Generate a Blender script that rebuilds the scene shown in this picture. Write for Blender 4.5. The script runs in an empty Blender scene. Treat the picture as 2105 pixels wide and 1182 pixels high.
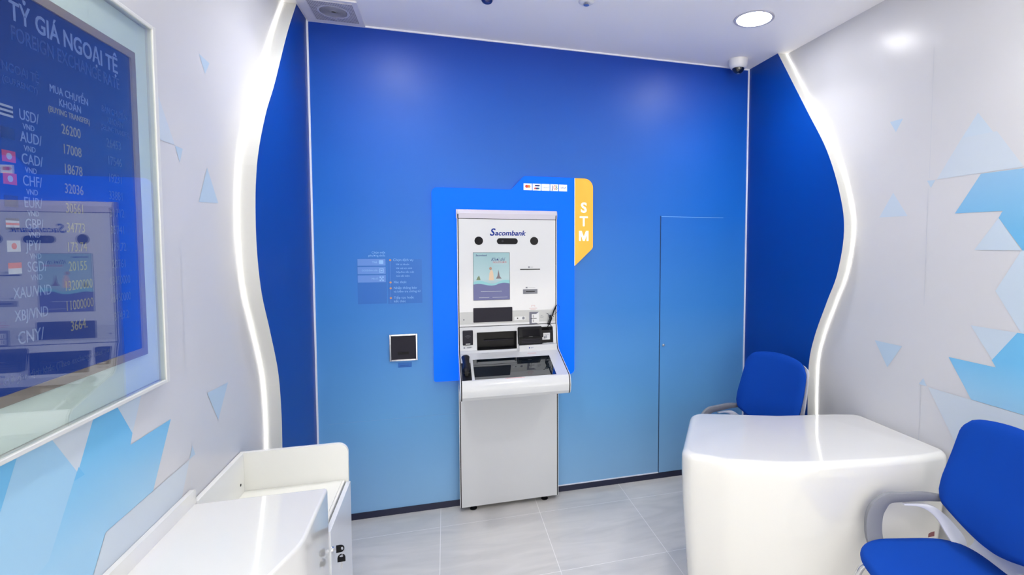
import bpy, bmesh, math
from math import pi, sin, cos, radians
from mathutils import Vector, Matrix

sc = bpy.context.scene
COL = sc.collection

# ------------------------------------------------------------------ camera
F_PX, CX, CY = 1046.39, 1221.92, 555.65
YAW, PITCH, ROLL = 0.285814, -0.0525212, 0.00274377
cam_d = bpy.data.cameras.new('camera')
cam = bpy.data.objects.new('camera', cam_d)
COL.objects.link(cam)
cam_d.sensor_fit = 'HORIZONTAL'
cam_d.sensor_width = 36.0
cam_d.lens = 36.0 * F_PX / 2105.0
cam_d.shift_x = (1052.5 - CX) / 2105.0
cam_d.shift_y = (CY - 591.0) / 2105.0
cam_d.clip_start = 0.05
fw = Vector((sin(YAW) * cos(PITCH), cos(YAW) * cos(PITCH), sin(PITCH)))
rt = Vector((cos(YAW), -sin(YAW), 0)); up = rt.cross(fw)
r2 = rt * cos(ROLL) + up * sin(ROLL); u2 = -rt * sin(ROLL) + up * cos(ROLL)
M = Matrix((r2, u2, -fw)).transposed().to_4x4()
M.translation = (0.743577, -3.323914, 1.694192)
cam.matrix_world = M
sc.camera = cam

# ------------------------------------------------------------------ world, colour management
sc.view_settings.view_transform = 'Standard'
sc.view_settings.look = 'None'
sc.view_settings.exposure = 0.0
sc.view_settings.gamma = 1.0
sc.view_settings.use_curve_mapping = False
world = bpy.data.worlds.new('daylight')
sc.world = world
world.use_nodes = True
bg = world.node_tree.nodes['Background']
bg.inputs[0].default_value = (1.0, 0.985, 0.97, 1)
bg.inputs[1].default_value = 2.4

sun_d = bpy.data.lights.new('bounce_sun', 'SUN'); sun_d.energy = 26.0; sun_d.angle = 0.02; sun_d.color = (1, .97, .92)
bounce_sun = bpy.data.objects.new('bounce_sun', sun_d); COL.objects.link(bounce_sun)      # unseen high light, added so the pavement's bounce brightens the ceiling
bounce_sun.rotation_euler = (radians(-28), 0, 0); bounce_sun.location = (1.4, 2, 8)

# ------------------------------------------------------------------ room measures (metres)
W, H, DE = 2.896, 2.968, 0.069        # back wall width, ceiling, thickness of the blue side returns
XL, XR = -DE, W + DE
YF = -5.0                             # open shop front behind the camera
DOWNLIGHT = 45.0
LAMP_W = 4.5
LED = 2.2

# ------------------------------------------------------------------ materials
def mat(name, col, rough=0.5, metal=0.0, coat=0.0, emit=None, es=0.0, spec=0.5, coat_rough=0.03):
    m = bpy.data.materials.new(name)
    m.use_nodes = True
    b = m.node_tree.nodes['Principled BSDF']
    b.inputs['Base Color'].default_value = (*col, 1)
    b.inputs['Roughness'].default_value = rough
    b.inputs['Metallic'].default_value = metal
    b.inputs['Specular IOR Level'].default_value = spec
    b.inputs['Coat Weight'].default_value = coat
    b.inputs['Coat Roughness'].default_value = coat_rough
    if emit is not None:
        b.inputs['Emission Color'].default_value = (*emit, 1)
        b.inputs['Emission Strength'].default_value = es
    return m

def hexc(r, g, b):
    f = lambda c: (c / 255 / 12.92) if c / 255 <= 0.04045 else ((c / 255 + 0.055) / 1.055) ** 2.4
    return (f(r), f(g), f(b))

M_wall = mat('grey_white_wall_film', hexc(206, 206, 208), 0.25, spec=0.22)
M_ceil = mat('ceiling_paint', hexc(248, 246, 246), 0.6)
M_pat_a = mat('wall_film_faint_blue', hexc(197, 207, 216), 0.25, spec=0.22)
M_pat_b = mat('wall_film_pale_blue', hexc(193, 207, 219), 0.25, spec=0.22)
M_pat_c = mat('wall_film_soft_blue', hexc(182, 202, 218), 0.25, spec=0.22)
M_pat_d = mat('wall_film_sky_blue', hexc(154, 196, 224), 0.25, spec=0.22)
M_pat_e = mat('wall_film_bright_blue', hexc(108, 178, 222), 0.25, spec=0.22)
M_pat_g = mat('wall_film_fading_blue', (.3, .6, .8), 0.25, spec=0.22)
_nt = M_pat_g.node_tree; _g = _nt.nodes.new('ShaderNodeNewGeometry'); _s = _nt.nodes.new('ShaderNodeSeparateXYZ'); _r = _nt.nodes.new('ShaderNodeMapRange'); _c = _nt.nodes.new('ShaderNodeValToRGB')
_r.inputs['From Min'].default_value = 0.9; _r.inputs['From Max'].default_value = 2.05
_nt.links.new(_g.outputs['Position'], _s.inputs[0]); _nt.links.new(_s.outputs['Z'], _r.inputs['Value']); _nt.links.new(_r.outputs[0], _c.inputs[0]); _nt.links.new(_c.outputs[0], _nt.nodes['Principled BSDF'].inputs['Base Color'])
_e = _c.color_ramp.elements; _e[0].position = .08; _e[0].color = (*hexc(152, 196, 224), 1); _e[1].position = .95; _e[1].color = (*hexc(142, 184, 216), 1)
for _p, _k in ((.27, (112, 182, 224)), (.72, (112, 178, 218))):
    _x = _e.new(_p); _x.color = (*hexc(*_k), 1)
M_seam = mat('panel_seam', hexc(186, 190, 198), 0.5)
M_blue = mat('deep_blue_panel', hexc(0, 60, 150), 0.38, spec=0.3)
M_edge = mat('white_panel_edge', hexc(208, 209, 207), 0.45)
M_led = mat('led_light', (1, 1, 1), 0.5, emit=(1.0, 0.985, 0.93), es=LED)
M_white_line = mat('white_trim', hexc(235, 238, 250), 0.5)
M_navy = mat('navy_skirting', hexc(32, 36, 62), 0.4)
M_dark = mat('dark_gap', hexc(20, 40, 80), 0.7)
M_glossw = mat('white_lacquer', hexc(230, 229, 224), 0.10, coat=0.7, coat_rough=0.02)
M_lam = mat('white_laminate', hexc(236, 236, 230), 0.3)
M_lam_f = mat('cabinet_front_laminate', hexc(222, 225, 230), 0.25)
M_mach = mat('machine_white', hexc(212, 214, 216), 0.14, coat=0.15)
M_mach_g = mat('machine_grey', hexc(194, 196, 194), 0.3)
M_mach_l = mat('machine_lilac', hexc(214, 210, 222), 0.35)
M_black = mat('black_plastic', hexc(14, 14, 18), 0.4, spec=0.2)
M_blk2 = mat('dark_plastic', hexc(42, 41, 50), 0.5, spec=0.15)
M_blkg = mat('black_glass', hexc(14, 14, 20), 0.12, spec=0.12)
M_gask = mat('black_gasket', hexc(10, 10, 16), 0.6, spec=0.1)
M_chrome = mat('chrome', hexc(210, 212, 216), 0.12, 1.0)
M_steel = mat('brushed_steel', hexc(200, 200, 205), 0.3, 1.0)
M_fab = mat('blue_fabric', hexc(6, 63, 158), 0.85, spec=0.15)
M_shell = mat('white_chair_shell', hexc(236, 238, 246), 0.4)
M_arm = mat('grey_armrest', hexc(128, 130, 138), 0.5, spec=0.3)
M_lightbox = mat('lit_blue_acrylic', hexc(0, 70, 200), 0.35, spec=0.1, emit=hexc(0, 112, 255), es=0.72)
M_lightor = mat('lit_orange_acrylic', hexc(215, 150, 50), 0.4, spec=0.2, emit=hexc(255, 190, 84), es=0.50)
M_glow_w = mat('lit_white', (1, 1, 1), 0.4, emit=(1, 1, 1), es=0.55)
M_txtblue = mat('print_navy', hexc(6, 40, 128), 0.6, spec=0.1)
M_txtgrey = mat('print_grey', hexc(120, 124, 135), 0.5)
M_txtred = mat('print_red', hexc(200, 120, 120), 0.5)
M_tile = mat('logo_tile_white', (0.9, 0.95, 1), 0.4, emit=(0.92, 0.97, 1), es=0.28)
M_red = mat('print_bright_red', hexc(225, 70, 50), 0.5)
M_orange = mat('print_orange', hexc(240, 160, 60), 0.5)
M_teal = mat('print_teal', hexc(30, 120, 130), 0.5)
M_navyp = mat('print_dark_navy', hexc(20, 30, 110), 0.5)
M_green = mat('print_green', hexc(90, 130, 80), 0.5)
M_margin = mat('pale_green_backing', hexc(228, 240, 234), 0.3)
M_bezel = mat('tan_bezel', hexc(150, 136, 128), 0.4)
M_stick_bg = mat('sticker_blue', hexc(40, 108, 190), 0.42, spec=0.4)
M_stick_box = mat('sticker_light_blue', hexc(94, 142, 214), 0.35)
M_stick_tx = mat('sticker_print_and_glint', hexc(140, 190, 235), 0.5)
M_lens = mat('smoked_dome', hexc(12, 12, 22), 0.06, coat=1.0)
M_camw = mat('camera_housing', hexc(226, 226, 228), 0.35)
M_grille = mat('grille_grey', hexc(205, 203, 212), 0.5)
M_slot = mat('grille_slot', hexc(140, 138, 150), 0.7)
M_ground = mat('pavement', hexc(218, 214, 208), 0.8)
M_tag = mat('red_brown_label', hexc(130, 80, 85), 0.5)

# back wall: printed film that fades from deep blue at the top to sky blue at the foot
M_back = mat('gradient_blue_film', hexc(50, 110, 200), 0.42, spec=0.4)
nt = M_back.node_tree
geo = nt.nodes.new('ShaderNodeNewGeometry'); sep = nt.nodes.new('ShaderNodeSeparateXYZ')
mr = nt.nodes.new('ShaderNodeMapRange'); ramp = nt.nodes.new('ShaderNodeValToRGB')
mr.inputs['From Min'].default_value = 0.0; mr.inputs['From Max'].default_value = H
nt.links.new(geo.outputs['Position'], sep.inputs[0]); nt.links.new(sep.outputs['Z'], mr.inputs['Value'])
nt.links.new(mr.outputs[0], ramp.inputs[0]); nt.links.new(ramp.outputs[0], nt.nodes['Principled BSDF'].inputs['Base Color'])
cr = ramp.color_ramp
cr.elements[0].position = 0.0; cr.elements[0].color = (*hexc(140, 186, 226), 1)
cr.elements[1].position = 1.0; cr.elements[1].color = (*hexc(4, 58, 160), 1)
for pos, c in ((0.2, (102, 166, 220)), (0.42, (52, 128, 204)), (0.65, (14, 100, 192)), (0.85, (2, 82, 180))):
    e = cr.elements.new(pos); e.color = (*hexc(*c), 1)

# floor: polished 600 mm porcelain tiles
M_floor = mat('porcelain_tile', hexc(196, 196, 200), 0.09)
nt = M_floor.node_tree; N = nt.nodes; L = nt.links
geo = N.new('ShaderNodeNewGeometry'); sep = N.new('ShaderNodeSeparateXYZ'); L.new(geo.outputs['Position'], sep.inputs[0])
def grid(axis, off):
    a = N.new('ShaderNodeMath'); a.operation = 'SUBTRACT'; a.inputs[1].default_value = off - 60.0 * 0.6; L.new(sep.outputs[axis], a.inputs[0])
    b = N.new('ShaderNodeMath'); b.operation = 'MODULO'; b.inputs[1].default_value = 0.6; L.new(a.outputs[0], b.inputs[0])
    c = N.new('ShaderNodeMath'); c.operation = 'LESS_THAN'; c.inputs[1].default_value = 0.0032; L.new(b.outputs[0], c.inputs[0])
    return c
gx, gy = grid('X', 0.6976), grid('Y', -0.2316)
mx = N.new('ShaderNodeMath'); mx.operation = 'MAXIMUM'; L.new(gx.outputs[0], mx.inputs[0]); L.new(gy.outputs[0], mx.inputs[1])
noi = N.new('ShaderNodeTexNoise'); noi.inputs['Scale'].default_value = 2.2; noi.inputs['Detail'].default_value = 6; noi.inputs['Distortion'].default_value = 1.6
mp = N.new('ShaderNodeMapping'); mp.inputs['Scale'].default_value = (1, 4, 1); L.new(geo.outputs['Position'], mp.inputs[0]); L.new(mp.outputs[0], noi.inputs['Vector'])
rp = N.new('ShaderNodeValToRGB'); L.new(noi.outputs[0], rp.inputs[0])
rp.color_ramp.elements[0].position = 0.3; rp.color_ramp.elements[0].color = (*hexc(206, 204, 200), 1)
rp.color_ramp.elements[1].position = 0.7; rp.color_ramp.elements[1].color = (*hexc(220, 217, 212), 1)
mix = N.new('ShaderNodeMixRGB'); L.new(mx.outputs[0], mix.inputs[0]); L.new(rp.outputs[0], mix.inputs[1]); mix.inputs[2].default_value = (*hexc(246, 243, 240), 1)
L.new(mix.outputs[0], N['Principled BSDF'].inputs['Base Color'])

# clear glass of the rate board: see-through, mirror-like towards grazing view
M_glass = bpy.data.materials.new('clear_glass'); M_glass.use_nodes = True
nt = M_glass.node_tree; nt.nodes.clear()
out = nt.nodes.new('ShaderNodeOutputMaterial'); tr = nt.nodes.new('ShaderNodeBsdfTransparent'); gl = nt.nodes.new('ShaderNodeBsdfGlossy')
gl.inputs['Roughness'].default_value = 0.0; tr.inputs[0].default_value = (0.97, 0.99, 0.98, 1)
lw = nt.nodes.new('ShaderNodeLayerWeight'); lw.inputs['Blend'].default_value = 0.5
pw = nt.nodes.new('ShaderNodeMath'); pw.operation = 'POWER'; pw.inputs[1].default_value = 4.0
ml = nt.nodes.new('ShaderNodeMath'); ml.operation = 'MULTIPLY_ADD'; ml.inputs[1].default_value = 0.9; ml.inputs[2].default_value = 0.09
mxs = nt.nodes.new('ShaderNodeMixShader')
nt.links.new(lw.outputs['Facing'], pw.inputs[0]); nt.links.new(pw.outputs[0], ml.inputs[0]); nt.links.new(ml.outputs[0], mxs.inputs[0])
nt.links.new(tr.outputs[0], mxs.inputs[1]); nt.links.new(gl.outputs[0], mxs.inputs[2]); nt.links.new(mxs.outputs[0], out.inputs[0])

# poster screen and rate-board screen backgrounds (lit displays)
def screen_mat(name, stops, axis, a, b, strength, rough=0.1):
    m = mat(name, (0.02, 0.02, 0.03), rough)
    nt = m.node_tree
    g = nt.nodes.new('ShaderNodeNewGeometry'); s = nt.nodes.new('ShaderNodeSeparateXYZ'); r = nt.nodes.new('ShaderNodeMapRange'); c = nt.nodes.new('ShaderNodeValToRGB')
    r.inputs['From Min'].default_value = a; r.inputs['From Max'].default_value = b
    nt.links.new(g.outputs['Position'], s.inputs[0]); nt.links.new(s.outputs[axis], r.inputs['Value']); nt.links.new(r.outputs[0], c.inputs[0])
    nt.links.new(c.outputs[0], nt.nodes['Principled BSDF'].inputs['Emission Color'])
    nt.nodes['Principled BSDF'].inputs['Emission Strength'].default_value = strength
    el = c.color_ramp.elements
    el[0].position = stops[0][0]; el[0].color = (*hexc(*stops[0][1]), 1)
    el[1].position = stops[-1][0]; el[1].color = (*hexc(*stops[-1][1]), 1)
    for p_, c_ in stops[1:-1]:
        e = el.new(p_); e.color = (*hexc(*c_), 1)
    return m
def lit(name, rgb, s=1.0):
    return mat(name, (0.02, 0.02, 0.02), 0.3, emit=hexc(*rgb), es=s * .82)
M_scr = screen_mat('rate_screen', [(0, (22, 60, 150)), (0.5, (16, 48, 140)), (1, (28, 50, 110))], 'Z', 1.40, 2.19, 0.75)
M_scr_t = lit('rate_text_white', (110, 130, 185))
M_scr_t2 = lit('rate_text_dim', (48, 72, 140))
M_scr_n = lit('rate_numbers', (128, 128, 120))
M_scr_n2 = lit('rate_numbers_dim', (62, 84, 140))
M_scr_r = lit('flag_red', (170, 60, 90))
M_scr_w = lit('flag_white', (150, 160, 190))
M_scr_b = lit('flag_blue', (20, 35, 100))
M_post = screen_mat('poster_sky', [(0, (110, 150, 175)), (0.45, (176, 208, 214)), (1, (150, 192, 200))], 'Z', 1.34, 1.64, 0.85)
M_post_p = lit('poster_violet', (82, 90, 160), 0.9)
M_post_c = lit('poster_cyan', (140, 215, 225), 0.9)
M_post_w = lit('poster_white', (205, 215, 225), 0.9)

# ------------------------------------------------------------------ mesh helpers
def root_loc(o):
    while o.parent: o = o.parent
    return o.location.copy()

def link(name, me, parent=None, mats=(), smooth=False, angle=35):
    o = bpy.data.objects.new(name, me)
    COL.objects.link(o)
    for m in mats: me.materials.append(m)
    if parent is not None:
        o.parent = parent
        off = root_loc(parent)
    else:
        bb = [v.co for v in me.vertices]
        off = Vector(((min(v.x for v in bb) + max(v.x for v in bb)) / 2, (min(v.y for v in bb) + max(v.y for v in bb)) / 2, min(v.z for v in bb)))
        o.location = off
    me.transform(Matrix.Translation(-off))
    if smooth:
        me.polygons.foreach_set('use_smooth', [True] * len(me.polygons))
        if angle: me.set_sharp_from_angle(angle=radians(angle))
    me.update()
    return o

def tag(o, label=None, cat=None, group=None, kind=None):
    if label: o['label'] = label
    if cat: o['category'] = cat
    if group: o['group'] = group
    if kind: o['kind'] = kind
    return o

def thing(name, label, cat, loc, group=None):
    o = bpy.data.objects.new(name, None)
    COL.objects.link(o); o.location = loc; o.empty_display_size = 0.1
    return tag(o, label, cat, group)

class MB:
    def __init__(s): s.bm = bmesh.new()
    def box(s, x0, x1, y0, y1, z0, z1, mi=0, bev=0.0, seg=2):
        r = bmesh.ops.create_cube(s.bm, size=1.0)
        vs = r['verts']
        for v in vs:
            v.co = Vector((x0 + (v.co.x + .5) * (x1 - x0), y0 + (v.co.y + .5) * (y1 - y0), z0 + (v.co.z + .5) * (z1 - z0)))
        fs = {f for v in vs for f in v.link_faces}
        for f in fs: f.material_index = mi
        if bev > 0:
            es = {e for v in vs for e in v.link_edges}
            r = bmesh.ops.bevel(s.bm, geom=list(es), offset=bev, segments=seg, affect='EDGES', profile=0.5)
            for f in r['faces']: f.material_index = mi
        return s
    def prism(s, pts, axis, a, b, mi=0, side_mi=None):
        """closed 2d outline extruded along an axis; pts in the remaining two axes, in xyz order"""
        def co(p, t):
            return {'x': (t, p[0], p[1]), 'y': (p[0], t, p[1]), 'z': (p[0], p[1], t)}[axis]
        A = [s.bm.verts.new(co(p, a)) for p in pts]; B = [s.bm.verts.new(co(p, b)) for p in pts]
        n = len(pts); fs = [s.bm.faces.new(A), s.bm.faces.new(B[::-1])]
        for f in fs: f.material_index = mi
        sides = []
        for i in range(n):
            f = s.bm.faces.new((A[i], B[i], B[(i + 1) % n], A[(i + 1) % n]))
            f.material_index = mi if side_mi is None else side_mi
            sides.append(f)
        bmesh.ops.recalc_face_normals(s.bm, faces=fs + sides)
        return s
    def face(s, pts, mi=0):
        f = s.bm.faces.new([s.bm.verts.new(p) for p in pts]); f.material_index = mi
        return s
    def tube(s, pts, r, mi=0, n=10, cap=True):
        pts = [Vector(p) for p in pts]; rings = []
        rr = r if isinstance(r, (list, tuple)) else [r] * len(pts)
        prev = None
        for i, p in enumerate(pts):
            t = (pts[min(i + 1, len(pts) - 1)] - pts[max(i - 1, 0)]).normalized()
            if prev is None:
                a = Vector((0, 0, 1)) if abs(t.z) < .9 else Vector((1, 0, 0))
                u = t.cross(a).normalized()
            else:
                u = (prev - t * prev.dot(t)).normalized()
            prev = u; v = t.cross(u)
            rings.append([s.bm.verts.new(p + (u * cos(2 * pi * k / n) + v * sin(2 * pi * k / n)) * rr[i]) for k in range(n)])
        for i in range(len(rings) - 1):
            for k in range(n):
                f = s.bm.faces.new((rings[i][k], rings[i][(k + 1) % n], rings[i + 1][(k + 1) % n], rings[i + 1][k])); f.material_index = mi
        if cap:
            for rg in (rings[0][::-1], rings[-1]):
                f = s.bm.faces.new(rg); f.material_index = mi
        return s
    def lathe(s, prof, c, axis='z', n=40, mi=0, sign=1):
        """profile of (radius, height) turned about an axis through c"""
        rings = []
        for r, h in prof:
            ring = []
            for k in range(n):
                a = 2 * pi * k / n
                p = {'z': (r * cos(a), r * sin(a), h * sign), 'y': (r * cos(a), h * sign, r * sin(a)), 'x': (h * sign, r * cos(a), r * sin(a))}[axis]
                ring.append(s.bm.verts.new(Vector(c) + Vector(p)))
            rings.append(ring)
        for i in range(len(rings) - 1):
            for k in range(n):
                f = s.bm.faces.new((rings[i][k], rings[i][(k + 1) % n], rings[i + 1][(k + 1) % n], rings[i + 1][k])); f.material_index = mi
        for rg in (rings[0], rings[-1]):
            if (rg[0].co - rg[n // 2].co).length > 1e-4:
                f = s.bm.faces.new(rg); f.material_index = mi
        return s
    def grid(s, P, mi=0, close_u=False):
        V = [[s.bm.verts.new(p) for p in row] for row in P]
        for i in range(len(V) - 1):
            m = len(V[0])
            for j in range(m if close_u else m - 1):
                f = s.bm.faces.new((V[i][j], V[i][(j + 1) % m], V[i + 1][(j + 1) % m], V[i + 1][j])); f.material_index = mi
        return V
    def build(s, name, mats, parent=None, smooth=False, angle=35, fix=True):
        if fix: bmesh.ops.recalc_face_normals(s.bm, faces=s.bm.faces)
        me = bpy.data.meshes.new(name); s.bm.to_mesh(me); s.bm.free()
        if not isinstance(mats, (list, tuple)): mats = (mats,)
        return link(name, me, parent, mats, smooth, angle)

def rrect(x0, x1, z0, z1, r, n=6, corners=(1, 1, 1, 1)):
    """rounded rectangle outline, corners: lower left, lower right, upper right, upper left"""
    out = []
    for (cx, cz, a0, on) in ((x0, z0, pi, corners[0]), (x1, z0, 1.5 * pi, corners[1]), (x1, z1, 0, corners[2]), (x0, z1, .5 * pi, corners[3])):
        if not on: out.append((cx, cz)); continue
        ccx = cx + r if cx == x0 else cx - r; ccz = cz + r if cz == z0 else cz - r
        for i in range(n + 1):
            a = a0 + (pi / 2) * i / n; out.append((ccx + r * cos(a), ccz + r * sin(a)))
    return out

def catmull(pts, n=8):
    out = []; P = [Vector(p) for p in pts]
    P = [P[0] * 2 - P[1]] + P + [P[-1] * 2 - P[-2]]
    for i in range(1, len(P) - 2):
        for k in range(n):
            t = k / n
            out.append(0.5 * ((2 * P[i]) + (-P[i - 1] + P[i + 1]) * t + (2 * P[i - 1] - 5 * P[i] + 4 * P[i + 1] - P[i + 2]) * t * t + (-P[i - 1] + 3 * P[i] - 3 * P[i + 1] + P[i + 2]) * t ** 3))
    out.append(P[-2]); return out

BACK = Matrix(((1, 0, 0), (0, 0, -1), (0, 1, 0))).to_4x4()       # writing on a face that looks towards -y
LEFT = Matrix(((0, 0, 1), (1, 0, 0), (0, 1, 0))).to_4x4()        # writing on a face that looks towards +x
def lettering(name, items, mats, parent, face=BACK, depth=0.0004, bold=True):
    """items: (text, (x, y, z), size, align, material index, horizontal scale, shear)"""
    bm = bmesh.new()
    for it in items:
        txt, loc, size, al, mi = it[:5]; sx = it[5] if len(it) > 5 else 1.0; sh = it[6] if len(it) > 6 else 0.0
        wt = it[7] if len(it) > 7 else 0.0
        cu = bpy.data.curves.new('t', 'FONT'); cu.body = txt; cu.size = size; cu.align_x = al; cu.align_y = 'CENTER'
        cu.extrude = depth / 2; cu.resolution_u = 3; cu.shear = sh; cu.offset = wt
        ob = bpy.data.objects.new('t', cu); COL.objects.link(ob)
        me = bpy.data.meshes.new_from_object(ob.evaluated_get(bpy.context.evaluated_depsgraph_get()))
        bpy.data.objects.remove(ob); bpy.data.curves.remove(cu)
        me.transform(Matrix.Translation(loc) @ face @ Matrix.Diagonal((sx, 1, 1, 1)))
        n0 = len(bm.faces); bm.from_mesh(me); bm.faces.ensure_lookup_table()
        for f in bm.faces[n0:]: f.material_index = mi
        bpy.data.meshes.remove(me)
    me = bpy.data.meshes.new(name); bm.to_mesh(me); bm.free()
    return link(name, me, parent, mats)

def struct(o): return tag(o, kind='structure')

# ================================================================== ROOM
struct(MB().box(XL - .1, XR + .1, YF - .0, 0.1, -0.08, 0).build('floor', M_floor))
struct(MB().box(XL - .1, XR + .1, YF, 0.1, H, H + .1).build('ceiling', M_ceil))
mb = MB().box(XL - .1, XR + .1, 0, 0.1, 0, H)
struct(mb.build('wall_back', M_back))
g = MB().box(.06, .80, -.0008, 0, .606, .6078)
struct(g.build('trim_1', mat('film_joint', hexc(120, 170, 220), .4)))

# side walls with the printed triangle pattern (same print on both, mirrored)
def wall_side(name, x, s, pats, extra):
    mb = MB().box(min(x, x + s * .1), max(x, x + s * .1), YF, 0, 0, H)
    e = 0.0006
    for i, (mi, pts) in enumerate(pats + extra):
        xx = x - s * (e + 0.00012 * i)
        mb.face([(xx, p[0], p[1]) for p in pts], mi)
    return struct(mb.build(name, (M_wall, M_pat_a, M_pat_b, M_pat_c, M_pat_d, M_pat_e, M_seam, M_pat_g), fix=False))
PAT = [
    (3, [(-1.19, 2.327), (-1.268, 2.327), (-1.228, 2.267)]),
    (3, [(-1.415, 1.999), (-1.458, 1.997), (-1.436, 1.963)]),
    (2, [(-1.224, 1.96), (-1.141, 1.837), (-1.314, 1.836)]),
    (1, [(-1.465, 1.999), (-1.579, 2.17), (-1.73, 2.168), (-1.84, 2.005)]),
    (2, [(-1.579, 2.168), (-1.647, 2.265), (-1.715, 2.168)]),
    (7, [(-1.671, 1.999), (-1.561, 1.835), (-1.767, 1.834), (-1.752, 1.806), (-1.85, 1.671), (-3.1, 1.671), (-3.1, 1.999)]),
    (2, [(-1.752, 1.806), (-1.656, 1.671), (-1.846, 1.671)]),
    (2, [(-1.846, 1.671), (-1.752, 1.500), (-1.86, 1.338), (-2.6, 1.338), (-2.6, 1.671)]),
    (3, [(-1.139, 1.177), (-1.309, 1.178), (-1.224, 1.05)]),
    (3, [(-1.434, 1.046), (-1.411, 1.012), (-1.454, 1.012)]),
    (2, [(-1.654, 1.339), (-1.85, 1.338), (-1.752, 1.207)]),
    (7, [(-1.845, 1.338), (-1.75, 1.205), (-1.768, 1.178), (-1.558, 1.177), (-1.67, 1.012), (-3.2, 1.012), (-3.2, 1.338)]),
    (1, [(-1.461, 1.010), (-1.593, .811), (-1.72, .62), (-3.2, .62), (-3.2, 1.010)]),
]
EXTRA_R = [(6, [(-1.427, 2.62), (-1.4285, 2.62), (-1.4285, 2.01), (-1.427, 2.01)]),
           (6, [(-1.421, .0), (-1.4225, .0), (-1.4225, 1.01), (-1.421, 1.01)]),
           (6, [(-1.423, 1.40), (-1.4245, 1.40), (-1.4245, 1.96), (-1.423, 1.96)])]
PAT_L = [
    (3, [(-1.203, 2.35), (-1.12, 2.344), (-1.159, 2.294)]),
    (3, [(-1.395, 1.999), (-1.345, 1.997), (-1.368, 1.95)]),
    (1, [(-1.395, 2.0), (-1.53, 2.2), (-1.7, 2.2), (-1.75, 2.0)]),
    (3, [(-1.172, 1.961), (-1.246, 1.834), (-1.088, 1.841)]),
    (3, [(-1.238, 1.163), (-1.058, 1.154), (-1.156, 1.039)]),
    (3, [(-1.36, 1.021), (-1.384, .984), (-1.342, .985)]),
    (7, [(-1.746, 1.34), (-1.686, 1.182), (-1.697, 1.154), (-1.488, 1.154), (-1.60, .982), (-1.814, .979), (-1.865, .905), (-1.93, .80), (-3.3, .80), (-3.3, 1.34)]),
    (2, [(-1.60, 1.34), (-1.79, 1.34), (-1.686, 1.182)]),
    (4, [(-2.03, 1.34), (-1.99, 1.34), (-1.897, 1.18), (-1.914, 1.154), (-2.00, 1.02), (-2.25, .95), (-2.109, 1.188)]),
    (1, [(-1.80, 1.34), (-2.02, 1.34), (-1.90, 1.168)]),
    (5, [(-1.897, 1.180), (-1.914, 1.154), (-1.878, 1.154)]),
    (1, [(-1.384, .984), (-1.60, .982), (-1.814, .979), (-1.865, .905), (-2.2, .62), (-1.60, .62)]),
]
EXTRA_L = [(6, [(-1.374, .70), (-1.3755, .70), (-1.3755, .965), (-1.374, .965)]),
           (6, [(-1.385, 1.25), (-1.3864, 1.25), (-1.3864, 1.70), (-1.385, 1.70)])]
wall_side('wall_left', XL, -1, PAT_L, EXTRA_L)
wall_side('wall_right', XR, 1, PAT, EXTRA_R)

# shop front behind the camera: glazed opening with posts
fr = MB()
fr.box(XL, XR, YF - .1, YF, 2.65, H)
for x in (XL, 1.42, XR - .08): fr.box(x, x + .08, YF - .1, YF - .02, 0, 2.65)
struct(fr.build('wall_front', M_wall))
struct(MB().box(-9, 12, -18, YF - .11, -.1, -.02).build('outdoor_ground', M_ground))

# blue returns with wavy white edge, and the led strip along each
LPTS = [(-.20, 2.968), (-.393, 2.736), (-.611, 2.432), (-.762, 2.242), (-.884, 2.014), (-.92, 1.752), (-.885, 1.509), (-.785, 1.306), (-.69, 1.10), (-.66, .90), (-.662, .72), (-.68, .45), (-.70, 0)]
RPTS = [(-.335, 2.968), (-.50, 2.72), (-.642, 2.507), (-.818, 2.24), (-.931, 1.975), (-.969, 1.768), (-.929, 1.533), (-.851, 1.357), (-.756, 1.138), (-.71, .948), (-.709, .642), (-.72, .4), (-.73, 0)]
def wavy(name, led_name, pts, x0, x1, wallx, s, label):
    c = [(v.x, v.y) for v in catmull([(a, b, 0) for a, b in pts], 6)]
    mb = MB().prism([(-.001, 0.0005), (-.001, H - .0005)] + [(y, min(max(z, .0005), H - .0005)) for y, z in c], 'x', x0, x1, 0, 1)
    struct(mb.build(name, (M_blue, M_edge)))
    w = .008
    P = []
    for y, z in c:
        z = min(max(z, .002), H - .002)
        P.append([(wallx - s * .001, y - .0015, z), (wallx - s * .001, y - .0015 - w, z), (wallx - s * .007, y - .0015 - w, z), (wallx - s * .007, y - .0015, z)])
    mb = MB(); mb.grid(P, 0, True)
    mb.face(P[0]); mb.face(P[-1])
    tag(mb.build(led_name, M_led), label, 'light strip', 'led strips beside the wavy blue panels')
wavy('wall_left_return', 'led_strip', LPTS, XL + .001, 0, XL, -1, 'glowing white led strip running down the wavy panel edge on the left wall')
wavy('wall_right_return', 'led_strip', RPTS, W, XR - .001, XR, 1, 'glowing white led strip running down the wavy panel edge on the right wall')

# trims
struct(MB().box(0.0005, .0095, -.009, -.0005, 0.0, H - .010).build('trim_2', M_white_line))
struct(MB().box(W - .0095, W - .0005, -.009, -.0005, 0.0, H - .010).build('trim_3', M_white_line))
struct(MB().box(0.0005, W - .0005, -.009, -.0005, H - .0095, H - .0005).build('trim_4', M_white_line))
struct(MB().box(0.010, W - .010, -.006, -.0008, 0.0005, .040).build('baseboard_back', M_navy))
struct(MB().box(1.46, 2.203, -.008, -.0008, 0.0415, .0475).build('trim_5', M_white_line))

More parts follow.
